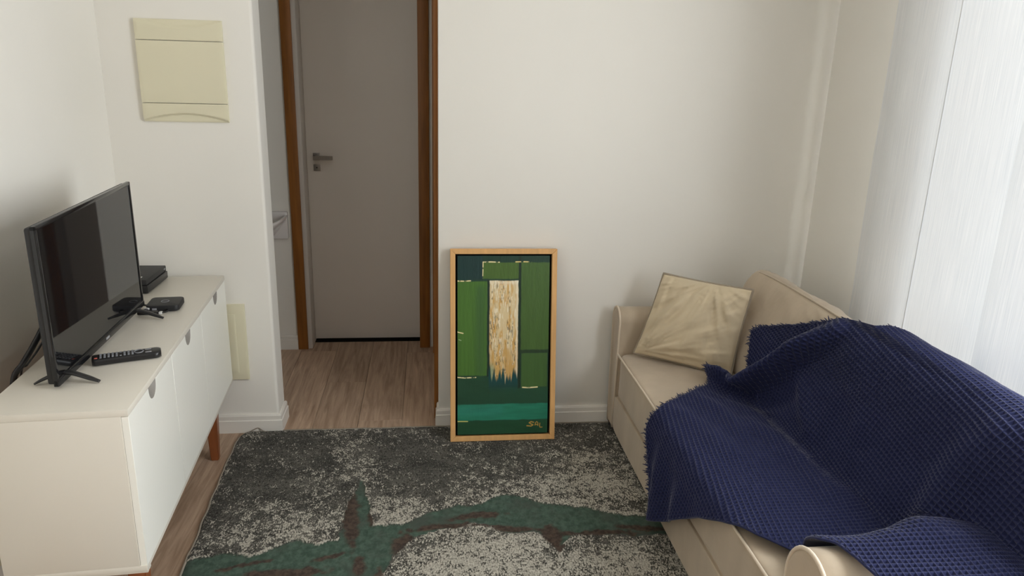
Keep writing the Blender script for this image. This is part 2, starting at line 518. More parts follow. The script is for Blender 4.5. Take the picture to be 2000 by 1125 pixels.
# ------------------------------------------------------------------ breaker panel cover and lower telecom cover
pan = thing('breaker_panel_cover', 'yellowed cream plastic breaker panel cover high on the partition', 'panel', (-.895, PY, 1.469))
def panel_piece(name, x0, x1, z0, z1, par, dep=.016, arc=None):
    nx, nz = 41, 21
    xs = np.linspace(x0, x1, nx); zs = np.linspace(z0, z1, nz)
    X, Z = np.meshgrid(xs, zs, indexing='ij')
    D = np.full_like(X, dep)
    e = np.minimum(np.minimum(X - x0, x1 - X), np.minimum(Z - z0, z1 - Z))
    D -= .0015 * (1 - sstep(0, .002, e)) 
    u = (X - (x0 + x1) / 2) / ((x1 - x0) / 2)
    if arc == 'top':
        zc = z1 - .006 - .024 * (1 - u * u); D -= .007 * sstep(zc - .001, zc + .012, Z)
    if arc == 'bottom':
        zc = z0 + .006 + .026 * (1 - u * u); D -= .009 * sstep(-zc - .001, -zc + .006, -Z)
    V = np.stack([X, -D, Z], -1).reshape(-1, 3)
    F = grid_faces(nx, nz).tolist()
    # rim back to the wall
    ring = [i * nz for i in range(nx)] + [(nx - 1) * nz + j for j in range(1, nz)] + [i * nz + nz - 1 for i in range(nx - 2, -1, -1)] + [j for j in range(nz - 2, 0, -1)]
    base = len(V); V = np.vstack([V, [(V[i][0], 0.0, V[i][2]) for i in ring]])
    n = len(ring)
    for a in range(n):
        F.append([ring[a], base + a, base + (a + 1) % n, ring[(a + 1) % n]])
    o = mesh_np(name, V, F, M_cream, par)
    o.data.set_sharp_from_angle(angle=math.radians(35))
    bm = bmesh.new(); bm.from_mesh(o.data); bmesh.ops.recalc_face_normals(bm, faces=list(bm.faces)); bm.to_mesh(o.data); bm.free()
    return o
panel_piece('top_strip', -.152, .152, .1090, .181, pan, arc='top')
panel_piece('panel_door', -.152, .152, -.1120, .1065, pan, dep=.017)
panel_piece('bottom_strip', -.152, .152, -.181, -.1145, pan, arc='bottom')
tc_ = thing('wall_box_cover', 'yellowed cream wall box cover low on the partition behind the cabinet', 'panel', (-.85, PY, .407))
panel_piece('cover_frame', -.108, .108, -.163, .163, tc_, dep=.012)
panel_piece('cover_door', -.070, .070, -.132, .122, tc_, dep=.0155)

outlet = thing('outlet_plate', 'yellowed outlet plate low on the left wall behind the cabinet', 'outlet', (LX, 1.93, .20))
box('plate', 0, .008, -.06, .06, -.04, .038, M_cream, outlet, bev=.002)
box('socket', .008, .011, -.025, .025, -.02, .02, M_cream, outlet, bev=.001)

# ------------------------------------------------------------------ white cabinet
ang = math.atan2(.083, 1.212)                       # turned a little from the wall
cabl = 1.215; cabd = .332; z0c, z1c = .2476, .70
cab = thing('tv_cabinet', 'white three-door cabinet on wooden legs along the left wall', 'cabinet', (-.719, 1.705, 0), ang)
# local frame: x from -depth (back) to 0 (door fronts), y 0..length
box('top_panel', -cabd, .001, 0, cabl, z1c - .018, z1c, M_white_dim, cab, bev=.0012)
box('side_panel', -cabd, -.017, 0, .018, z0c + .016, z1c - .018, M_white_dim, cab, bev=.001)
box('side_panel', -cabd, -.017, cabl - .018, cabl, z0c + .016, z1c - .018, M_white_dim, cab, bev=.001)
box('bottom_panel', -cabd, -.001, 0, cabl, z0c, z0c + .016, M_white_dim, cab, bev=.001)
box('back_panel', -cabd, -cabd + .006, .018, cabl - .018, z0c + .016, z1c - .018, M_raw, cab)
box('divider', -cabd + .006, -.02, .398, .414, z0c + .016, z1c - .018, M_white_dim, cab)
box('divider', -cabd + .006, -.02, .783, .799, z0c + .016, z1c - .018, M_white_dim, cab)
box('base_rail', -cabd + .004, -.17, .002, .03, z0c - .012, z0c, M_raw, cab)
box('base_lip', -.168, -.001, .002, .03, z0c - .006, z0c, M_white_dim, cab)
seams = [.0005, .405, .790, cabl - .0005]
zd0, zd1 = z0c + .014, z1c - .0195
for i in range(3):
    a, b_ = seams[i] + .0018, seams[i + 1] - .0018
    hc = [.2030, .6045, 1.029][i]
    hw, hh = .034, .041
    arc = [(hc + hw * math.cos(t), zd1 - hh * math.sin(t) ** 0.8) for t in np.linspace(0, math.pi, 15)]
    poly = [(a, zd0), (b_, zd0), (b_, zd1)] + arc + [(a, zd1)]
    dr = prism('door', poly, 'x', -.0165, 0.0, M_white_lit, cab, bev=.0006, seg=1)
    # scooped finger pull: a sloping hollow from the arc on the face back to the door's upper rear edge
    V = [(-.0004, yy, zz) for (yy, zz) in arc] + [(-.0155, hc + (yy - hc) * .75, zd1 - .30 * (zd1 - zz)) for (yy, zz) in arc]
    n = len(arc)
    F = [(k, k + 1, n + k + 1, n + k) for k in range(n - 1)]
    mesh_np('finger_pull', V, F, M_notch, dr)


def leg(name, x, y, sx, sy, par, h=z0c, foot=.030, top=.046, splx=0.0, sply=0.0):
    bm = bmesh.new()
    vs = []
    for (w, zz, ox, oy) in ((foot, 0, splx, sply), (top, h, 0, 0)):
        for (a, c) in ((-1, -1), (1, -1), (1, 1), (-1, 1)):
            vs.append(bm.verts.new((x + ox + a * w / 2, y + oy + c * w / 2, zz)))
    for f in ((3, 2, 1, 0), (4, 5, 6, 7), (0, 1, 5, 4), (1, 2, 6, 5), (2, 3, 7, 6), (3, 0, 4, 7)):
        bm.faces.new([vs[i] for i in f])
    bmesh.ops.bevel(bm, geom=list(bm.edges), offset=.003, segments=2, affect='EDGES')
    return bm_obj(name, bm, M_leg, par, True)
for (x_, y_, sx, sy) in ((-.04, .055, 0, 0), (-.29, .055, 0, 0), (-.048, cabl - .20, -.004, .012), (-.29, cabl - .2, 0, .012)):
    leg('leg', x_, y_, 0, 0, cab, splx=sx, sply=sy)

# ------------------------------------------------------------------ television
tvw, tvh = .625, .410
tv = thing('television', 'black flat television on splayed feet standing on the white cabinet', 'television', (-.926, 1.828, .7005), 0.017)
tilt = math.radians(1.6)
def tvT(V):      # local: x thickness (front = 0), y width 0..w, z height from the bottom rim -> slight roll
    V = np.asarray(V, float).copy()
    y, z = V[:, 1].copy(), V[:, 2].copy()
    V[:, 1] = y * math.cos(tilt) - z * math.sin(tilt) * 0
    V[:, 2] = z + .008 + y * math.sin(tilt)
    return V
def tvbox(name, x0, x1, y0, y1, z0, z1, m, par, bev=0.0):
    o = box(name, x0, x1, y0, y1, z0, z1, m, par, bev)
    co = np.zeros(len(o.data.vertices) * 3); o.data.vertices.foreach_get('co', co)
    o.data.vertices.foreach_set('co', tvT(co.reshape(-1, 3)).ravel()); o.data.update()
    return o
bz = .011
back = tvbox('back_shell', -.028, -.006, .004, tvw - .004, .004, tvh - .004, M_blackm, tv, bev=.006)
tvbox('back_bulge', -.055, -.020, .06, tvw - .06, .03, tvh * .62, M_blackm, tv, bev=.012)
tvbox('screen', -.010, -.0025, bz, tvw - bz, .020, tvh - bz, M_screen, tv)
bez = tvbox('bezel_top', -.012, 0, 0, tvw, tvh - bz, tvh, M_blackg, tv, bev=.002)
tvbox('bezel_bottom', -.012, .002, 0, tvw, 0, .020, M_blackg, tv, bev=.003)
tvbox('bezel_side', -.012, 0, 0, bz, .0, tvh, M_blackg, tv, bev=.002)
tvbox('bezel_side', -.012, 0, tvw - bz, tvw, .0, tvh, M_blackg, tv, bev=.002)
tvbox('logo', .0015, .0026, tvw * .50 - .012, tvw * .50 + .012, .006, .013, M_grey, tv)
def tv_foot(y, zc):
    P = cr([(-.074, y - .012, .004), (-.058, y - .006, .012), (-.03, y, .024), (-.008, y, .030), (.02, y, .026), (.055, y - .004, .015), (.082, y - .008, .006)], 8)
    P[:, 2] += zc
    w = np.interp(np.linspace(0, 1, len(P)), [0, .2, .5, .85, 1], [.004, .007, .009, .008, .005])
    return tube('foot', P, w, M_black, tv, k=8, flat=.6)
tv_foot(.045, 0); tv_foot(tvw - .07, 0)
# cables that drop behind the television and over the back edge of the cabinet
c1 = tube('power_cable', cr([(-1.000, 2.05, .90), (-1.03, 2.02, .82), (-1.055, 1.985, .76), (-1.072, 1.955, .722), (-1.088, 1.935, .69), (-1.10, 1.93, .60), (-1.11, 1.93, .40)]), .0055, M_black, k=8, flat=1.5)
tag(c1, 'thick black cable hanging behind the television over the cabinet back', 'cable')
c2 = tube('signal_cable', cr([(-1.00, 2.09, .88), (-1.035, 2.06, .80), (-1.06, 2.02, .74), (-1.078, 1.99, .708), (-1.092, 1.975, .68), (-1.105, 1.97, .5)]), .0028, M_black, k=8)
tag(c2, 'thin black cable beside the thick one behind the television', 'cable')

# streaming box on the cabinet top
sb = thing('streaming_box', 'small black rounded streaming box on the cabinet beside the television', 'media box', (-.889, 2.508, .7005), 0.10)
def round_slab(name, hw, hd, z0, z1, r, m, par, bev=.003):
    pts = []
    for (cx, cy, a0) in ((hw - r, hd - r, 0), (-hw + r, hd - r, math.pi / 2), (-hw + r, -hd + r, math.pi), (hw - r, -hd + r, 1.5 * math.pi)):
        for t in np.linspace(0, math.pi / 2, 7):
            pts.append((cx + r * math.cos(a0 + t), cy + r * math.sin(a0 + t)))
    return prism(name, pts, 'z', z0, z1, m, par, bev=bev)
round_slab('case', .052, .052, .002, .022, .016, M_blackm, sb)
round_slab('base_pad', .046, .046, 0, .003, .014, M_black, sb, bev=0)
tube('emblem', [(.012 * math.cos(t), .012 * math.sin(t), .0222) for t in np.linspace(0, 2 * math.pi, 20, endpoint=False)], .0012, M_btn, sb, k=6, closed=True)
box('port', -.030, -.016, -.054, -.0515, .006, .014, M_grey, sb)

ad = thing('hdmi_adapter', 'black cable adapter with white plug lying between television and streaming box', 'adapter', (-.918, 2.440, .7005))
box('adapter_body', -.035, .030, -.016, .004, .0, .011, M_black, ad, bev=.003)
box('plug', .032, .042, -.012, .000, .001, .009, M_plug, ad, bev=.001)
box('plug', -.022, -.004, .010, .018, .010, .016, M_plug, ad, bev=.001)
tube('cord', cr([(-.055, .06, .012), (-.02, .045, .014), (.0, .03, .012), (-.01, .012, .012), (-.034, -.004, .006)]), .0035, M_black, ad)
tube('cord', cr([(.04, -.006, .005), (.052, .0, .006), (.055, .012, .008), (.045, .02, .009)]), .0025, M_black, ad)

rec = thing('cable_receiver', 'wide black receiver box at the far end of the cabinet behind the television', 'media box', (-1.0, 2.665, .7005), 0.0)
box('lower_case', -.125, 0, 0, .215, .003, .030, M_black, rec, bev=.003)
box('upper_case', -.123, -.003, .003, .212, .032, .052, M_blackm, rec, bev=.003)
box('seam', -.120, -.004, .006, .209, .028, .034, M_dark, rec)
box('sticker', -.05, -.03, .02, .045, .0519, .0526, M_plug, rec)
box('badge', -.0035, -.0022, .185, .202, .040, .044, M_grey, rec)

# remote control
rem = thing('remote_control', 'black remote control full of small buttons on the cabinet before the television', 'remote', (-.837, 2.030, .7005), math.radians(21))
L_, W_ = .172, .054
xs = np.linspace(-L_ / 2, L_ / 2, 40); V = []
K = 16
for x_ in xs:
    u = (x_ + L_ / 2) / L_
    hw = W_ / 2 * (1 - .10 * math.sin(math.pi * u)) * math.sqrt(max(.02, 1 - max(0, (u - .90) / .10) ** 2 * .8)) * math.sqrt(max(.1, 1 - max(0, (.05 - u) / .05) ** 2 * .5))
    hh = .010
    for k in range(K):
        a = 2 * math.pi * k / K
        ca, sa = math.cos(a), math.sin(a)
        V.append((x_, hw * math.copysign(abs(ca) ** .5, ca), .010 + hh * math.copysign(abs(sa) ** .5, sa)))
F = []
for i in range(len(xs) - 1):
    for k in range(K):
        F.append((i * K + k, (i + 1) * K + k, (i + 1) * K + (k + 1) % K, i * K + (k + 1) % K))
F.append(tuple(range(K))); F.append(tuple((len(xs) - 1) * K + k for k in range(K))[::-1])
mesh_np('remote_body', V, F, M_black, rem)
bm = bmesh.new()
for i in range(9):
    for j in range(4):
        x_ = -L_ / 2 + .022 + i * .0098; y_ = -.0135 + j * .009
        if i == 5 and j in (1, 2):
            continue
        add_box(bm, x_ - .0026, x_ + .0026, y_ - .0022, y_ + .0022, .0195, .0213)
o = bm_obj('button_pad', bm, M_btn, rem); o['kind'] = 'stuff'
for (x_, y_, m_, n_) in ((-.076, .0135, M_red, 'power_button'),):
    box(n_, x_ - .004, x_ + .004, -y_ - .003, -y_ + .003, .0195, .0215, m_, rem, bev=.001)
tube('navigation_ring', [(.030 + .011 * math.cos(t), .013 * math.sin(t), .0205) for t in np.linspace(0, 2 * math.pi, 24, endpoint=False)], .0016, M_btn, rem, k=6, closed=True)
box('rocker', .046, .062, -.016, -.010, .0192, .0215, M_grey, rem, bev=.001)
box('rocker', .046, .062, .006, .012, .0192, .0215, M_grey, rem, bev=.001)

# ------------------------------------------------------------------ rug
rug = thing('area_rug', 'mottled charcoal and cream rug with a torn green streak between cabinet and sofa', 'rug', (0, 0, 0))
# corner points of the rug
ra, rb, rc, rd = np.array([-.800, 2.945]), np.array([-.708, 1.00]), np.array([.93, 1.0]), np.array([.93, 2.945])
nx, ny = 300, 340
U, Vv = np.meshgrid(np.linspace(0, 1, nx), np.linspace(0, 1, ny), indexing='ij')
P = (ra[None, None] * ((1 - U) * (1 - Vv))[..., None] + rb * ((1 - U) * Vv)[..., None] + rc * (U * Vv)[..., None] + rd * (U * (1 - Vv))[..., None])
# the far left corner is worn round
cd = np.hypot(P[..., 0] - ra[0], P[..., 1] - ra[1])
k = np.clip(1 - cd / .10, 0, 1) ** 2
P[..., 0] += k * .035; P[..., 1] -= k * .020
edge_n = (fbm(P[..., 1] * 14, P[..., 0] * 3, 31) - .5) * .012
P[..., 0] += edge_n * (1 - U) ** 8
P[..., 1] += (fbm(P[..., 0] * 16, P[..., 1] * 2, 37) - .5) * .010 * (1 - Vv) ** 8
X, Y = P[..., 0], P[..., 1]
wob = lambda s, f, a: (fbm(X * f, Y * f, s) - .5) * a
up = np.array([(-1.2, 2.03), (-.838, 2.065), (-.763, 2.072), (-.662, 2.096), (-.563, 2.076), (-.493, 2.123), (-.417, 2.152), (-.356, 2.127), (-.301, 2.144), (-.292, 2.214), (-.287, 2.335), (-.254, 2.521), (-.217, 2.347), (-.194, 2.214), (-.087, 2.221), (.001, 2.276), (.092, 2.318), (.183, 2.319), (.233, 2.366), (.319, 2.377), (.37, 2.331), (.459, 2.301), (.549, 2.278), (.631, 2.232), (.771, 2.199), (1.2, 2.15)])
lo = np.array([(-1.2, 1.55), (-.70, 1.66), (-.45, 1.74), (-.25, 1.82), (-.142, 1.976), (-.115, 2.063), (-.067, 2.127), (0, 2.164), (.087, 2.18), (.158, 2.212), (.193, 2.202), (.241, 2.154), (.344, 2.14), (.392, 2.108), (.414, 2.037), (.483, 2.13), (.601, 2.107), (.776, 2.094), (1.2, 2.06)])
Yj = Y + wob(3, 22, .035)
Xj = X + wob(5, 22, .030)
yu = np.interp(Xj, up[:, 0], up[:, 1]); yl = np.interp(Xj, lo[:, 0], lo[:, 1])
du = yu - Yj; dlw = Yj - yl
inside = np.minimum(du, dlw)
green = sstep(-.002, .003, inside)
# brown worn patches (ellipses in rug space: x, y, rx, ry, turn)
brown = np.zeros_like(X)
for (bx, by, rx, ry, tn) in ((-.275, 2.30, .028, .20, .10), (-.09, 2.11, .045, .055, .3), (.03, 2.195, .11, .018, .1), (.16, 2.255, .10, .020, .15), (.26, 2.175, .12, .020, -.12), (.41, 2.10, .035, .085, .1), (.58, 2.125, .16, .016, -.04), (.73, 2.145, .10, .016, -.2), (-.45, 1.985, .14, .028, .08), (-.58, 2.045, .09, .009, .25), (-.22, 2.01, .02, .05, .1), (-.32, 2.06, .05, .012, .3), (-.195, 2.30, .016, .09, -.1), (-.60, 1.85, .15, .04, .1), (-.16, 1.93, .012, .06, 0)):
    xx, yy = Xj - bx, Yj - by
    c_, s_ = math.cos(tn), math.sin(tn)
    e = np.hypot((xx * c_ + yy * s_) / rx, (-xx * s_ + yy * c_) / ry)
    e = e + (fbm(X * 40, Y * 40, 9) - .5) * 1.0
    brown = np.maximum(brown, 1 - sstep(.75, 1.15, e))
brown *= (inside > -.015)
# where the cream pile shows through the charcoal
dens = .45 + (fbm(X * 3.1 + 5, Y * 3.1, 12) - .5) * .75 + (fbm(X * 11, Y * 11, 15) - .5) * .55
def blob(bx, by, rx, ry, a):
    global dens
    dens = dens + a * np.exp(-(((X - bx) / rx) ** 2 + ((Y - by) / ry) ** 2))
blob(.52, 2.50, .25, .25, .34); blob(.38, 2.44, .16, .07, .22); blob(-.46, 2.24, .15, .11, .38); blob(-.10, 2.30, .14, .07, .38)
blob(.17, 1.93, .22, .22, .62); blob(.62, 1.93, .18, .14, .30); blob(.0, 1.80, .3, .2, .3); blob(-.10, 2.55, .28, .12, -.16)
blob(-.65, 2.42, .16, .20, -.12); blob(-.3, 2.78, .3, .12, .02); blob(.30, 2.62, .30, .10, -.10); blob(-.62, 2.18, .12, .06, .12)
blob(.75, 2.80, .12, .12, -.05)
dens = dens + .9 * np.exp(-(np.clip(-inside, 0, 1) / .011) ** 2) * (inside < 0) * (du < 0) * sstep(.35, .55, fbm(X * 9, Y * 9, 19))      # pale torn edge
dens = np.clip(dens, .10, .95)
dens *= 1 - green
Zr = .010 - .004 * green + (rng.random(X.shape) - .5) * .0022 + .003 * (dens - .3) * (1 - green)
Zr -= .006 * sstep(.985, 1.0, np.maximum(np.abs(U - .5), np.abs(Vv - .5)) * 2)
fl = np.clip(1 - cd / .07, 0, 1)
Zr += fl * .006
V = np.stack([X, Y, Zr], -1).reshape(-1, 3)
M_rug = bpy.data.materials.new('rug_pile'); M_rug.use_nodes = True
nt = M_rug.node_tree; b = nt.nodes['Principled BSDF']
def N(t):
    return nt.nodes.new(t)
tc = N('ShaderNodeTexCoord')
def noise(scale, stretch, det=3.0, rough=.6):
    mp = N('ShaderNodeMapping'); mp.inputs['Scale'].default_value = stretch
    nt.links.new(tc.outputs['Object'], mp.inputs[0])
    n = N('ShaderNodeTexNoise'); n.inputs['Scale'].default_value = scale; n.inputs['Detail'].default_value = det; n.inputs['Roughness'].default_value = rough
    nt.links.new(mp.outputs[0], n.inputs['Vector'])
    return n.outputs['Fac']
def mth(op, a, c=None):
    m_ = N('ShaderNodeMath'); m_.operation = op
    for i_, v in enumerate((a, c)):
        if v is None: continue
        if isinstance(v, (int, float)): m_.inputs[i_].default_value = v
        else: nt.links.new(v, m_.inputs[i_])
    return m_.outputs[0]
def attr(nm):
    a_ = N('ShaderNodeAttribute'); a_.attribute_name = nm; return a_.outputs['Fac']
def rng_map(v, a, c, d0=0.0, d1=1.0):
    r_ = N('ShaderNodeMapRange'); r_.interpolation_type = 'SMOOTHSTEP'
    r_.inputs['From Min'].default_value = a; r_.inputs['From Max'].default_value = c
    r_.inputs['To Min'].default_value = d0; r_.inputs['To Max'].default_value = d1
    nt.links.new(v, r_.inputs['Value']); return r_.outputs[0]
def mix(f, c0, c1):
    m_ = N('ShaderNodeMix'); m_.data_type = 'RGBA'
    if isinstance(f, float): m_.inputs[0].default_value = f
    else: nt.links.new(f, m_.inputs[0])
    for i_, c in ((6, c0), (7, c1)):
        if isinstance(c, tuple): m_.inputs[i_].default_value = (*c, 1)
        else: nt.links.new(c, m_.inputs[i_])
    return m_.outputs[2]
fine = noise(170, (1.15, .62, 1), 3.0, .7)
mid = noise(48, (1.0, .8, 1), 3.0, .65)
spk = mth('ADD', mth('MULTIPLY', fine, .55), mth('MULTIPLY', mid, .45))
thr = mth('SUBTRACT', 0.640, mth('MULTIPLY', attr('cream'), .20))
sp = mth('SUBTRACT', spk, thr)
cream_f = rng_map(sp, -.012, .035)
dk = mix(rng_map(noise(9, (1, 1, 1), 4), .35, .65), (.036, .035, .030), (.098, .094, .080))
dk = mix(rng_map(noise(110, (1, .7, 1), 3), .50, .62), dk, (.024, .022, .018))
dk = mix(rng_map(noise(230, (1.2, .6, 1), 2), .54, .66), dk, (.155, .147, .128))
cr_c = mix(rng_map(fine, .4, .7), (.30, .28, .238), (.58, .545, .465))
base = mix(cream_f, dk, cr_c)
gr = mix(rng_map(noise(60, (1, .7, 1), 4), .3, .7), (.036, .066, .048), (.076, .120, .090))
gr = mix(rng_map(noise(7, (1, 1, 1), 4), .45, .7), gr, (.060, .075, .060))
base = mix(attr('green'), base, gr)
br = mix(rng_map(noise(70, (1, 1, 1), 3), .3, .7), (.038, .026, .019), (.085, .058, .043))
base = mix(attr('brown'), base, br)
nt.links.new(base, b.inputs['Base Color'])
b.inputs['Roughness'].default_value = .95; b.inputs['Specular IOR Level'].default_value = .1; b.inputs['Sheen Weight'].default_value = .1
bp = N('ShaderNodeBump'); bp.inputs['Strength'].default_value = .7; bp.inputs['Distance'].default_value = .004
nt.links.new(spk, bp.inputs['Height']); nt.links.new(bp.outputs[0], b.inputs['Normal'])
mesh_np('pile', V, grid_faces(nx, ny, True), M_rug, rug, attrs={'cream': ('FLOAT', dens.ravel()), 'green': ('FLOAT', green.ravel()), 'brown': ('FLOAT', brown.ravel())})
bdr = np.vstack([P[::6, 0], P[-1, ::6], P[::-6, -1], P[0, ::-6]])
M_bind = mat('rug_binding', (.30, .26, .21), .9, .1)
tube('edge_binding', np.c_[bdr, np.full(len(bdr), .0045)], .0042, M_bind, rug, k=6, closed=True)
tube('loose_thread', cr([(-.762, 2.928, .006), (-.742, 2.935, .016), (-.722, 2.940, .022), (-.70, 2.930, .013), (-.675, 2.925, .009)]), .0022, M_bind, rug, k=5)

# ------------------------------------------------------------------ painting leaning on the wall
lean = math.atan2(.130, .79)
pt = thing('framed_painting', 'green abstract canvas in a thin pine frame leaning against the back wall', 'painting', (.3065, 2.786, .0125))
pt.rotation_euler = (-lean, 0, 0)
fw, fh, fd, ff = .439, .806, .030, .021
# local: x centred, z up 0..fh, y = depth (front at 0)
def mitre(name, side):
    a = {'bottom': [(-fw / 2, 0), (fw / 2, 0), (fw / 2 - ff, ff), (-fw / 2 + ff, ff)],
         'top': [(-fw / 2, fh), (-fw / 2 + ff, fh - ff), (fw / 2 - ff, fh - ff), (fw / 2, fh)],
         'left': [(-fw / 2, 0), (-fw / 2 + ff, ff), (-fw / 2 + ff, fh - ff), (-fw / 2, fh)],
         'right': [(fw / 2, 0), (fw / 2, fh), (fw / 2 - ff, fh - ff), (fw / 2 - ff, ff)]}[side]
    return prism(name, a, 'y', 0, fd, M_pine, pt, bev=.0012, seg=1)
for s_ in ('bottom', 'top', 'left', 'right'):
    mitre('frame_rail', s_)
box('backing', -fw / 2 + .012, fw / 2 - .012, fd - .005, fd - .001, .012, fh - .012, M_dark, pt)
cw, chh = .379, .750
cx0, cz0 = -cw / 2 - .0005, (fh - chh) / 2 - .0005
nx, ny = 300, 590
u, v = np.meshgrid(np.linspace(0, 1, nx), np.linspace(0, 1, ny), indexing='ij')      # v downward
img = np.zeros((nx, ny, 3)); hgt = np.zeros((nx, ny))
wu = u + (fbm(u * 12, v * 25, 51) - .5) * .010
wv = v + (fbm(u * 14, v * 20, 53) - .5) * .006
img[:] = lin((28, 58, 44))
def rect(x0, x1, y0, y1, c, soft=.006, var=.12, seed=60, streak=(60, 6)):
    m_ = sstep(x0 - soft, x0 + soft, wu) * (1 - sstep(x1 - soft, x1 + soft, wu)) * sstep(y0 - soft * .5, y0 + soft * .5, wv) * (1 - sstep(y1 - soft * .5, y1 + soft * .5, wv))
    n_ = 1 + (fbm(u * streak[0], v * streak[1], seed) - .5) * 2 * var
    img[:] = img * (1 - m_[..., None]) + (lin(c)[None, None] * n_[..., None]) * m_[..., None]
    return m_
rect(-.1, .275, -.1, .130, (20, 50, 48))
rect(.275, 1.1, -.1, .034, (24, 54, 42))
rect(.275, .665, .036, .126, (68, 95, 40), seed=61)
rect(.685, 1.1, .036, .522, (64, 92, 42), seed=62)
rect(.70, .99, .540, .733, (60, 90, 44), seed=63)
rect(.0, .322, .140, .664, (66, 103, 40), seed=64, var=.2)
rect(.20, .30, .16, .66, (58, 92, 46), soft=.05, seed=65)
rect(-.1, .345, .672, .83, (30, 66, 46), seed=66, streak=(5, 40))
rect(.345, 1.1, .735, .83, (32, 68, 48), seed=67, streak=(5, 40))
rect(-.1, 1.1, .828, .920, (34, 112, 88), seed=68, streak=(4, 60), var=.25, soft=.008)
rect(-.1, .5, .84, .89, (40, 118, 98), soft=.04, seed=69, streak=(4, 60), var=.2)
rect(-.1, 1.1, .923, 1.1, (28, 68, 44), seed=70, streak=(4, 40))
rect(.325, .345, .13, .67, (20, 40, 32)); rect(.662, .690, .0, .74, (24, 44, 30)); rect(.69, 1.0, .522, .540, (34, 56, 34))
# teal fade below the gold
fade = sstep(.60, .66, v) * (1 - sstep(.68, .77, v)) * sstep(.335, .35, wu) * (1 - sstep(.655, .67, wu))
img[:] = img * (1 - fade[..., None]) + lin((18, 66, 66)) * fade[..., None]
# gold and cream slab, ragged at the foot
rag = .635 + (fbm(u * 46, v * 1.5, 71) - .42) * .17 + .03 * np.exp(-((u - .375) / .03) ** 2)
slab = sstep(.343, .352, wu) * (1 - sstep(.655, .664, wu)) * sstep(.133, .138, wv) * (1 - sstep(rag - .03, rag + .012, v))
s1 = fbm(u * 44, v * 16, 72); s2 = fbm(u * 90, v * 30, 74); s3 = fbm(u * 16, v * 7, 76)
gold = lin((196, 156, 92)); crm = lin((206, 186, 144)); wht = lin((226, 216, 192)); drk = lin((84, 74, 54)); teal = lin((110, 140, 110))
c = gold + (crm - gold) * sstep(.35, .60, s1 + .35 * (.40 - v))[..., None]
c = c + (wht - c) * (sstep(.52 + .12 * v, .66 + .12 * v, s2) * .8)[..., None]
c = c + (drk - c) * (sstep(.55, .66, fbm(u * 110, v * 60, 78)) * sstep(.42, .60, s3) * .7)[..., None]
c = c + (gold * .9 - c) * (sstep(.46, .56, v) * sstep(.35, .6, 1 - s3) * .6)[..., None]
c = c + (teal - c) * (sstep(.57, .64, v) * sstep(.44, .36, u) * .8)[..., None]
c = c + (wht - c) * (np.exp(-((u - .648) / .010) ** 2) * .7 + np.exp(-((wv - .145) / .010) ** 2) * .5)[..., None]
img[:] = img * (1 - slab[..., None]) + c * slab[..., None]
hgt += slab * (.0012 + .0012 * s2)
def stroke(pts, w, c, amt=.95, tex=True):
    pts = np.array(pts, float)
    best = np.full(u.shape, 9.0)
    asp = chh / cw
    for (p, q) in zip(pts[:-1], pts[1:]):
        d = q - p; L2 = (d[0] ** 2 + (d[1] * asp) ** 2) + 1e-12
        t = np.clip(((u - p[0]) * d[0] + (v - p[1]) * d[1] * asp ** 2) / L2, 0, 1)
        best = np.minimum(best, np.hypot(u - p[0] - t * d[0], (v - p[1] - t * d[1]) * asp))
    m_ = (1 - sstep(w * .6, w * 1.3, best)) * amt
    if tex:
        m_ = m_ * sstep(.30, .5, fbm(u * 40, v * 60, 80))
    img[:] = img * (1 - m_[..., None]) + lin(c) * m_[..., None]
    hgt[:] += m_ * .0006
CR_ = (226, 212, 160)
stroke([(.0, .137), (.07, .138), (.14, .136)], .006, CR_); stroke([(.275, .037), (.272, .12)], .0045, CR_); stroke([(.275, .034), (.36, .033), (.45, .035)], .006, CR_)
stroke([(.63, .033), (.70, .032), (.80, .033)], .006, (220, 200, 130)); stroke([(0, .418), (.06, .426)], .006, CR_); stroke([(.01, .46), (.04, .466)], .004, (150, 170, 130))
stroke([(0, .672), (.08, .676), (.2, .674)], .006, CR_); stroke([(.70, .735), (.78, .738), (.88, .735)], .007, CR_); stroke([(0, .923), (.11, .924)], .006, (190, 190, 110))
# signature S A L in ochre
og = (176, 140, 66)
stroke([(.845, .938), (.815, .934), (.795, .940), (.815, .947), (.838, .953), (.815, .960), (.770, .957)], .006, og, .9, False)
stroke([(.860, .955), (.868, .940), (.880, .934), (.893, .941), (.893, .957), (.880, .950), (.868, .952)], .0042, og, .9, False)
stroke([(.915, .944), (.912, .960), (.918, .968), (.940, .967)], .005, og, .9, False)
hgt += (fbm(u * 90, v * 40, 82) - .5) * .0006
V = np.stack([cx0 + u * cw, .006 - hgt, cz0 + (1 - v) * chh], -1).reshape(-1, 3)
colr = np.concatenate([np.clip(img * 1.2, 0, .9), np.ones((nx, ny, 1))], -1).reshape(-1, 4)
M_paint = attr_mat('oil_paint', .42, .4)
# canvas with returns so it has thickness
F = grid_faces(nx, ny, True).tolist()
ring = [i * ny for i in range(nx)] + [(nx - 1) * ny + j for j in range(1, ny)] + [i * ny + ny - 1 for i in range(nx - 2, -1, -1)] + [j for j in range(ny - 2, 0, -1)]
base_i = len(V); V = np.vstack([V, np.c_[V[ring][:, 0], np.full(len(ring), fd - .005), V[ring][:, 2]]])
colr = np.vstack([colr, np.tile((.015, .018, .015, 1), (len(ring), 1))])
n = len(ring); ra_ = np.array(ring)
F = np.vstack([np.array(F), np.stack([ra_, np.roll(ra_, -1), base_i + (np.arange(n) + 1) % n, base_i + np.arange(n)], -1)])
mesh_np('canvas', V, F, M_paint, pt, attrs={'paint': ('FLOAT_COLOR', colr)})

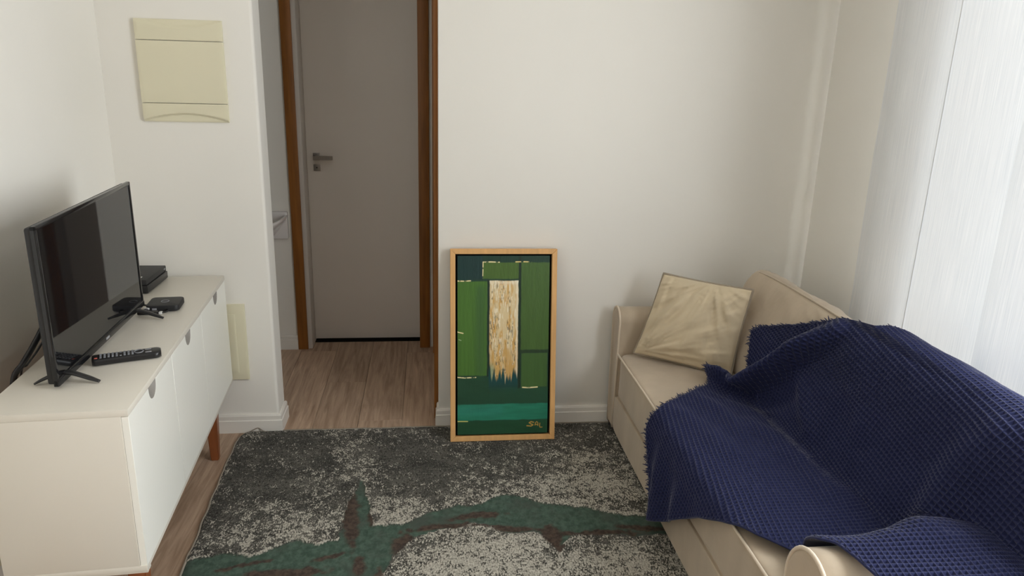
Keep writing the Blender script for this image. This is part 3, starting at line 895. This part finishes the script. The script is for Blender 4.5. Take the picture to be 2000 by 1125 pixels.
# ------------------------------------------------------------------ sofa
sofa = thing('sofa', 'beige suede two-seat sofa with rolled arms and piping along the window', 'sofa', (.785, 2.05, 0))
SX, SYc = .785, 2.05
def loc(P):
    P = np.asarray(P, float).copy(); P[..., 0] -= SX; P[..., 1] -= SYc; return P
Y0, Y1 = 1.15, 2.945            # near and far outer faces


def soft_box(name, x0, x1, y0, y1, z0, z1, m, par, n=9, e=(26, 30, 20), crown=0.0, wr=0.0, seed=1):
    """puffed cushion block: superquadric over a gridded cube"""
    verts = {}; V = []; F = []
    g = np.linspace(-1, 1, n * 2 + 1)
    def vid(p):
        k_ = tuple(np.round(p, 5))
        if k_ not in verts:
            verts[k_] = len(V); V.append(p)
        return verts[k_]
    gs = [g, g, g]
    for ax in range(3):
        for s in (-1, 1):
            a, b_ = [i for i in range(3) if i != ax]
            for i in range(len(g) - 1):
                for j in range(len(g) - 1):
                    q = []
                    for (ii, jj) in ((i, j), (i + 1, j), (i + 1, j + 1), (i, j + 1)):
                        p = [0, 0, 0]; p[ax] = s; p[a] = g[ii]; p[b_] = g[jj]; q.append(vid(tuple(p)))
                    if (s > 0) ^ (ax == 1): F.append(q)
                    else: F.append(q[::-1])
    V = np.array(V, float)
    # denser toward the edges, then rounded
    V = np.sign(V) * (1 - (1 - np.abs(V)) ** 1.6)
    q = 14.0
    nrm = (np.abs(V) ** q).sum(1) ** (1 / q)
    V = V / nrm[:, None]
    Wd = np.array([x1 - x0, y1 - y0, z1 - z0]) / 2
    c_ = np.array([x0 + x1, y0 + y1, z0 + z1]) / 2
    puff = (1 - V[:, 0] ** 2) * (1 - V[:, 1] ** 2)
    out_ = c_ + V * Wd
    out_[:, 2] += crown * puff * np.where(V[:, 2] > 0, 1, 0)
    if wr:
        out_[:, 2] += wr * (fbm(out_[:, 0] * 9 + 3, out_[:, 1] * 7 + 9, seed) - .5)
        out_[:, 0] += wr * (fbm(out_[:, 2] * 8 + 13, out_[:, 1] * 6 + 4, seed + 3) - .5)
    return mesh_np(name, loc(out_), F, m, par), out_


soft_box('base', .797, 1.46, Y0 + .03, Y1 - .02, .030, .235, M_suede, sofa)
soft_box('drawer_front', .7865, .81, 1.325, 2.845, .028, .190, M_suede, sofa)
soft_box('seat_cushion', .785, 1.30, 1.318, 2.848, .196, .383, M_suede, sofa, n=14, crown=.012, wr=.006)
soft_box('back_frame', 1.33, 1.475, Y0 + .02, Y1 - .01, .03, .66, M_suede, sofa, crown=0)


def back_cushion(y0, y1, seed):
    # leaning cushion, profile in x-z swept along y
    n, k_ = 44, 40
    prof = cr([(1.185, .385), (1.178, .43), (1.205, .53), (1.239, .63), (1.270, .715), (1.300, .762), (1.338, .775), (1.375, .750), (1.385, .68), (1.37, .55), (1.35, .42), (1.30, .385), (1.22, .38)], 5)
    cxz = prof.mean(0)
    V = []
    for i in range(n + 1):
        w = i / n; s = 2 * w - 1
        r = (1 - abs(s) ** 14) ** (1 / 7.0) if abs(s) < 1 else 0.0
        r = .30 + .70 * r if 0 < i < n else .22
        y = y0 + (y1 - y0) * (0.5 + .5 * np.sign(s) * (1 - (1 - abs(s)) ** 1.5))
        sag = -.016 * (s * s) 
        for j, p in enumerate(prof):
            q = cxz + (p - cxz) * (r * (1 - .02 * s * s))
            wx = ((fbm(np.array([y * 9 + j * .12]), np.array([j * .16]), seed)[0] - .5) * .016 + (abs(fbm(np.array([y * 7 - j * .22]), np.array([j * .10]), seed + 7)[0] - .5)) * -.030 + .006) * r
            V.append((q[0] + wx, y + .014 * math.sin(j * .16) * 0, q[1] + sag + wx * .5))
    m_ = len(prof)
    F = []
    for i in range(n):
        for j in range(m_):
            F.append((i * m_ + j, i * m_ + (j + 1) % m_, (i + 1) * m_ + (j + 1) % m_, (i + 1) * m_ + j))
    F.append(tuple(range(m_))[::-1]); F.append(tuple(n * m_ + j for j in range(m_)))
    mesh_np('back_cushion', loc(V), F, M_suede, sofa)
back_cushion(1.955, 2.775, 21)
tube('cushion_seam', loc(cr([(1.315, 2.735, .757), (1.312, 2.6, .768), (1.312, 2.4, .772), (1.312, 2.2, .772), (1.312, 2.02, .768)], 8)), .0034, M_suede, sofa, k=6)
back_cushion(1.30, 1.945, 24)


def arm(y0, y1, ztop, inner):
    """rolled arm: arched section, slightly flared, running back along x"""
    n = 22
    yc, hw = (y0 + y1) / 2, (y1 - y0) / 2
    b_ = min(.10, hw * 1.15)
    sec = [(y1 - .012, .03), (y1 - .006, .20), (y1, .36), (y1 + .004, ztop - b_)] + [(yc + (hw + .004) * math.cos(t), ztop - b_ + b_ * math.sin(t)) for t in np.linspace(.15, math.pi - .15, 19)] + [(y0 - .004, ztop - b_), (y0, .36), (y0 + .006, .20), (y0 + .012, .03)]
    sec = np.array(sec); ns = len(sec)
    xs = [.785 + .012, .785 + .003, .785, .785 + .0005]
    V = []; F = []
    # front cap inset rings, then body
    cz = np.array([yc, .30])
    rings = [(.790, .80), (.7855, .93), (.7865, .965), (.792, 1.0), (.83, 1.0), (1.0, 1.0), (1.2, .995), (1.40, .985)]
    for (x_, s_) in rings:
        for p in sec:
            q = cz + (p - cz) * np.array([s_, (s_ if p[1] > .30 else 1.0)])
            V.append((x_, q[0], q[1]))
    for i in range(len(rings) - 1):
        for j in range(ns):
            F.append((i * ns + j, i * ns + (j + 1) % ns, (i + 1) * ns + (j + 1) % ns, (i + 1) * ns + j))
    F.append(tuple(range(ns))[::-1]); F.append(tuple((len(rings) - 1) * ns + j for j in range(ns)))
    o = mesh_np('arm', loc(V), F, M_suede, sofa)
    bm = bmesh.new(); bm.from_mesh(o.data); bmesh.ops.recalc_face_normals(bm, faces=list(bm.faces)); bm.to_mesh(o.data); bm.free()
    P = np.c_[np.full(ns, .7885), sec]
    tube('arm_piping', loc(P), .0048, M_pipe, o, k=8)
arm(2.838, 2.941, .565, 1)
arm(Y0, 1.322, .556, -1)

# piping round the seat front edge, and feet
P = cr([(.795, 2.843, .368), (.787, 2.80, .376), (.7865, 2.5, .3785), (.7865, 2.1, .3785), (.7865, 1.7, .3785), (.787, 1.36, .376), (.795, 1.325, .368)], 10)
tube('seat_piping', loc(P), .0042, M_pipe, sofa, k=8)
for (x_, y_) in ((.83, 1.22), (.83, 2.88), (1.42, 1.22), (1.42, 2.88)):
    tube('foot', loc([(x_, y_, .0135 if x_ < .92 else 0), (x_, y_, .040)]), .022, M_black, sofa, k=12)

# ------------------------------------------------------------------ scatter pillow
pil = thing('throw_pillow', 'square khaki pillow with dark piping propped in the far sofa corner', 'pillow', (1.03, 2.66, .39))
BL, BR_, TL, TR = [np.array(p) for p in ((.838, 2.775, .402), (1.158, 2.535, .392), (.945, 2.800, .735), (1.212, 2.548, .738))]
n = 61
a = np.linspace(-1, 1, n)
Uu, Ww = np.meshgrid(a, a, indexing='ij')
def quad(Uu, Ww):
    s = (Uu + 1) / 2; t = (Ww + 1) / 2
    return BL * ((1 - s) * (1 - t))[..., None] + BR_ * (s * (1 - t))[..., None] + TL * ((1 - s) * t)[..., None] + TR * (s * t)[..., None]
# edges pulled in between the corners
Ui = Uu * (1 - .035 * (1 - Ww ** 2)); Wi = Ww * (1 - .03 * (1 - Uu ** 2))
Q = quad(Ui, Wi)
nrm = np.cross(BR_ - BL, TL - BL); nrm /= np.linalg.norm(nrm)
if nrm[1] > 0: nrm = -nrm
prof = np.clip((1 - Uu ** 2) * (1 - Ww ** 2), 0, 1) ** .48
ang_ = np.arctan2(Ww + .9, Uu + .9)
wr = (fbm(ang_ * 9 + 3, np.hypot(Uu + 1, Ww + 1) * 1.2, 90) - .5) * .030 + (fbm(np.arctan2(Ww - 1.1, Uu - .2) * 10, np.hypot(Uu, Ww - 1) * 1.1, 93) - .5) * .034
edge = np.clip(np.minimum(1 - np.abs(Uu), 1 - np.abs(Ww)) / .35, 0, 1)
front = Q + nrm * (prof * .066 + 1.35 * wr * np.sqrt(edge) * (.4 + .6 * (1 - prof ** 3)))[..., None]
backp = Q - nrm * (prof * .052)[..., None]
o0 = np.array(pil.location)
Vf = (front - o0).reshape(-1, 3); Vb = (backp - o0).reshape(-1, 3)
F = np.vstack([grid_faces(n, n), grid_faces(n, n, True) + n * n])
pc_ = mesh_np('pillow_case', np.vstack([Vf, Vb]), F, M_suede2, pil)
ring = np.vstack([Q[:, 0], Q[-1, 1:], Q[-2::-1, -1], Q[0, -2:0:-1]]) - o0
tube('piping', ring, .0046, M_pipe2, pil, k=8, closed=True)

# ------------------------------------------------------------------ waffle throw
thr = thing('throw_blanket', 'navy waffle-weave throw with fringed edge draped over the sofa seat and back', 'blanket', (1.0, 1.8, .40))
PROF = np.array([(.752, .0), (.757, .15), (.762, .30), (.770, .37), (.80, .403), (.90, .412), (1.03, .412), (1.12, .412), (1.160, .435), (1.188, .51), (1.223, .62), (1.256, .73), (1.292, .785), (1.345, .800), (1.40, .78), (1.485, .72), (1.495, .60)])
pc = cr(PROF, 30)
al = np.r_[0, np.cumsum(np.linalg.norm(np.diff(pc, axis=0), axis=1))]
TEND = 1.40
edge_t = np.array([.040, .061, .127, .263, .330, .401, .522, .600, .640, .680, .717, .742, .765, .83, .884, .951, .991, 1.062, 1.124, 1.158, 1.185, 1.25, 1.40])
edge_s = np.array([2.10, 2.125, 2.175, 2.215, 2.262, 2.240, 2.320, 2.385, 2.415, 2.495, 2.520, 2.440, 2.395, 2.430, 2.460, 2.500, 2.433, 2.257, 2.113, 2.050, 1.935, 1.90, 1.88])
hem_s = np.array([1.00, 1.139, 1.20, 1.25, 1.275, 1.31, 1.36, 1.440, 1.511, 1.624, 1.74, 1.851, 1.962, 2.118, 2.30])
hem_t = np.array([.50, .488, .478, .465, .440, .436, .455, .482, .428, .378, .315, .238, .153, .055, .045])
S_END = 0.98
nu_, nv_ = 460, 520
uu, vv = np.meshgrid(np.linspace(0, 1, nu_), np.linspace(0, 1, nv_), indexing='ij')
t_ = .45 + vv * (TEND - .45); s_ = 2.2 - uu * 1.2
for _ in range(40):
    s_n = np.interp(t_, edge_t, edge_s) * (1 - uu) + S_END * uu
    t_n = np.interp(s_n, hem_s, hem_t) * (1 - vv) + TEND * vv
    s_ = s_ * .5 + s_n * .5; t_ = t_ * .5 + t_n * .5
px_ = np.interp(t_, al, pc[:, 0]); pz_ = np.interp(t_, al, pc[:, 1])
base = np.stack([px_, s_, pz_], -1)
# the near arm lifts the cloth
ys0 = 1.350 + .15 * sstep(.95, 1.18, px_)
ua = np.clip((ys0 - s_) / (ys0 - 1.318), 0, 1); ua = ua * ua * (3 - 2 * ua) * sstep(.735, .80, px_)
armz = .466 + .099 * np.sqrt(np.clip(1 - (np.maximum(s_ - 1.236, 0) / .100) ** 2, .0, 1))
armz = armz + (.565 - armz) * .5 * sstep(.95, 1.18, px_)
kk = .020
h_ = np.clip(.5 + .5 * (armz - base[..., 2]) / kk, 0, 1)
zarm = base[..., 2] * (1 - h_) + armz * h_ + kk * h_ * (1 - h_)
base[..., 2] = base[..., 2] * (1 - ua) + zarm * ua


def ridge(pts, amp, w, fall=None):
    pts = np.array(pts, float); best = np.full(s_.shape, 9.0); par = np.zeros(s_.shape)
    L = np.r_[0, np.cumsum(np.linalg.norm(np.diff(pts, axis=0), axis=1))]
    for i, (p, q) in enumerate(zip(pts[:-1], pts[1:])):
        d = q - p; L2 = (d ** 2).sum()
        tt = np.clip(((s_ - p[0]) * d[0] + (t_ - p[1]) * d[1]) / L2, 0, 1)
        dd = np.hypot(s_ - p[0] - tt * d[0], t_ - p[1] - tt * d[1])
        m_ = dd < best
        best = np.where(m_, dd, best); par = np.where(m_, (L[i] + tt * (L[i + 1] - L[i])) / L[-1], par)
    taper = np.interp(par, [0, .15, .8, 1], fall if fall else [.6, 1, 1, .2])
    return amp * taper * np.exp(-(best / w) ** 2)


disp = np.zeros_like(s_)
r1 = ridge(cr([(2.50, .690), (2.44, .705), (2.35, .755), (2.28, .835), (2.185, .94), (2.10, 1.05), (2.02, 1.125)], 6), .074, .032, [.55, 1.0, .75, .25])
disp += r1
disp -= ridge(cr([(2.40, .63), (2.28, .70), (2.16, .80), (2.06, .90)], 6), .012, .035)
disp += ridge(cr([(2.08, .66), (1.90, .70), (1.74, .715), (1.56, .735)], 6), .016, .040)
disp += ridge(cr([(2.10, .93), (1.98, .85), (1.90, .78)], 6), .016, .035)
disp += ridge(cr([(1.95, 1.12), (1.80, 1.0), (1.72, .88)], 6), .014, .06)
disp += ridge(cr([(1.30, .62), (1.38, .80), (1.40, .96), (1.36, 1.11)], 6), .030, .055, [.4, 1, 1, .6])
disp += ridge(cr([(2.22, .44), (2.05, .50), (1.86, .52)], 6), .010, .035)
disp += ridge(cr([(2.30, .56), (2.15, .60), (1.98, .60)], 6), .011, .03)
disp += (fbm(s_ * 5, t_ * 5, 41) - .5) * .020
fr = sstep(.37, .20, t_)
disp += fr * (.012 * np.sin(s_ * 34) + .010) 
# normals of the base
du_ = np.gradient(base, axis=0); dv_ = np.gradient(base, axis=1)
nb = np.cross(dv_, du_); nb /= np.linalg.norm(nb, axis=-1)[..., None] + 1e-12
if nb[nu_ // 2, nv_ // 3, 2] < 0: nb = -nb
sm = base + nb * (disp + .006)[..., None]
sm[..., 0] -= r1 * .75 * sstep(.60, .70, t_)
sm[..., 2] = np.maximum(sm[..., 2], np.where((px_ > .80) & (px_ < 1.15), .4075, -1))
# waffle cells: raised yarn grid, sunken squares; cloth coordinates turned a little against the sofa
cell = .0135
th = .16
cs = (s_ + .03 * np.sin(t_ * 5)) ; ct = t_
A1 = (cs * math.cos(th) + ct * math.sin(th)) / cell + disp * 10
A2 = (-cs * math.sin(th) + ct * math.cos(th)) / cell
du_ = np.gradient(sm, axis=0); dv_ = np.gradient(sm, axis=1)
nb = np.cross(dv_, du_); nb /= np.linalg.norm(nb, axis=-1)[..., None] + 1e-12
if nb[nu_ // 2, nv_ // 3, 2] < 0: nb = -nb
THR = dict(sm=sm, nb=nb, A1=A1, A2=A2)
# refine the grid three times finer for the weave
fu, fv = 900, 1040
def up_(arr, m_u, m_v):
    iu = np.linspace(0, arr.shape[0] - 1, m_u); iv = np.linspace(0, arr.shape[1] - 1, m_v)
    i0 = np.minimum(iu.astype(int), arr.shape[0] - 2); j0 = np.minimum(iv.astype(int), arr.shape[1] - 2)
    fu_ = (iu - i0)[:, None]; fv_ = (iv - j0)[None]
    if arr.ndim == 3: fu_ = fu_[..., None]; fv_ = fv_[..., None]
    a00 = arr[i0][:, j0]; a10 = arr[i0 + 1][:, j0]; a01 = arr[i0][:, j0 + 1]; a11 = arr[i0 + 1][:, j0 + 1]
    return (a00 * (1 - fu_) + a10 * fu_) * (1 - fv_) + (a01 * (1 - fu_) + a11 * fu_) * fv_
smf, nbf, A1f, A2f = up_(sm, fu, fv), up_(nb, fu, fv), up_(A1, fu, fv), up_(A2, fu, fv)
w1_ = np.abs(np.cos(np.pi * A1f)) ; w2_ = np.abs(np.cos(np.pi * A2f))
waf = np.maximum(w1_ ** 5, w2_ ** 5)
clo = smf + nbf * (.0064 * waf)[..., None]
o0 = np.array(thr.location)
mesh_np('waffle_cloth', (clo - o0).reshape(-1, 3), grid_faces(fu, fv, True), M_navy, thr)
# underside so that the cloth has thickness at its rims
und = (sm[::4, ::4] - nb[::4, ::4] * .003 - o0)
mesh_np('cloth_underside', und.reshape(-1, 3), grid_faces(und.shape[0], und.shape[1]), M_navy, thr)
rim = np.vstack([sm[0, ::-1], sm[1:, 0]]) + np.vstack([nb[0, ::-1], nb[1:, 0]]) * .001
tube('rim', (rim[::3] - o0), .0036, M_navy, thr, k=6)
# fringe along the left edge: short twisted strands, too fine to pick apart
E0 = sm[0]; En = nb[0]
outd = sm[0] - sm[3]; outd /= np.linalg.norm(outd, axis=1)[:, None] + 1e-9
Vs, Fs = [], []
arc = np.r_[0, np.cumsum(np.linalg.norm(np.diff(E0, axis=0), axis=1))]
for d0 in np.arange(.002, arc[-1] * .97, .0036):
    i = int(np.searchsorted(arc, d0)); i = min(max(i, 1), len(E0) - 2)
    p = E0[i]; tg = E0[i + 1] - E0[i - 1]; tg /= np.linalg.norm(tg) + 1e-9
    dirv = outd[i] + tg * rng.normal(0, .35) + En[i] * (rng.normal(.10, .25))
    dirv /= np.linalg.norm(dirv)
    L = rng.uniform(.011, .025)
    side = np.cross(dirv, En[i]); side /= np.linalg.norm(side) + 1e-9
    k0 = len(Vs)
    for (f_, r_) in ((-.25, .0026), (.5, .0023), (1.0, .0010)):
        c_ = p + En[i] * .0015 + dirv * L * f_ + np.array([0, 0, -.12 * L * f_ * f_])
        for a_ in (0, 2.094, 4.189):
            Vs.append(c_ + r_ * (math.cos(a_) * side + math.sin(a_) * En[i]) - o0)
    for lv in (0, 1):
        for q in range(3):
            Fs.append((k0 + lv * 3 + q, k0 + lv * 3 + (q + 1) % 3, k0 + lv * 3 + 3 + (q + 1) % 3, k0 + lv * 3 + 3 + q))
fg = mesh_np('fringe', np.array(Vs), np.array(Fs), M_navy, thr)
fg['kind'] = 'stuff'

# ------------------------------------------------------------------ curtain
cur = thing('curtain', 'long white translucent linen curtain hanging behind the sofa', 'curtain', (1.555, 1.0, 0))
ys = np.linspace(2.525, 1.42, 440)  # cloth stops short so the unseen open window part lights the room
zs = np.linspace(.03, 2.36, 60)
Yc, Zc = np.meshgrid(ys, zs, indexing='ij')
ph = (2.435 - Yc)
ret = .036 * sstep(.10, -.07, ph)          # the end of the curtain turns back to the wall
fold = .020 * np.sin(ph * 15.0 - .6 + .5 * np.sin(ph * 4)) * sstep(0.05, .5, ph) + .010 * np.sin(ph * 33 + 1.0) * sstep(.3, .6, ph)
fold = fold * (1.0 + .25 * (1 - Zc / 2.36)) 
fold += .006 * np.exp(-((ph - .295) / .008) ** 2) - .030 * sstep(.60, .625, ph) * np.exp(-np.clip(ph - .62, 0, 9) / .16)
crk = (fbm(Yc * 9, Zc * 4, 45) - .5) * .016 * sstep(1.3, .4, Zc)
Xc = fold * sstep(-.09, .1, ph) + crk * .7 + ret
Ye = Yc - 1.0 + .010 * (fbm(np.zeros_like(Zc) + 3, Zc * 2.5, 46) - .5) * (ph < -.07) 
cc_ = mesh_np('cloth', np.stack([Xc, Ye, Zc], -1).reshape(-1, 3), grid_faces(len(ys), len(zs)), M_curt, cur)
# stitched join and side hem as narrow doubled strips
def strip(name, p0, p1, dxo=-.0022):
    i0, i1 = [int(np.argmin(np.abs(ph[:, 0] - p))) for p in (p0, p1)]
    Vq = np.stack([Xc[i0:i1 + 1] + dxo, Ye[i0:i1 + 1], Zc[i0:i1 + 1]], -1)
    return mesh_np(name, Vq.reshape(-1, 3), grid_faces(i1 - i0 + 1, len(zs)), M_curt, cur)
strip('seam', .292, .298)
tube('curtain_rod', [(.0, 1.52, 2.375), (.0, -.75, 2.375)], .012, M_chrome, cur, k=10)
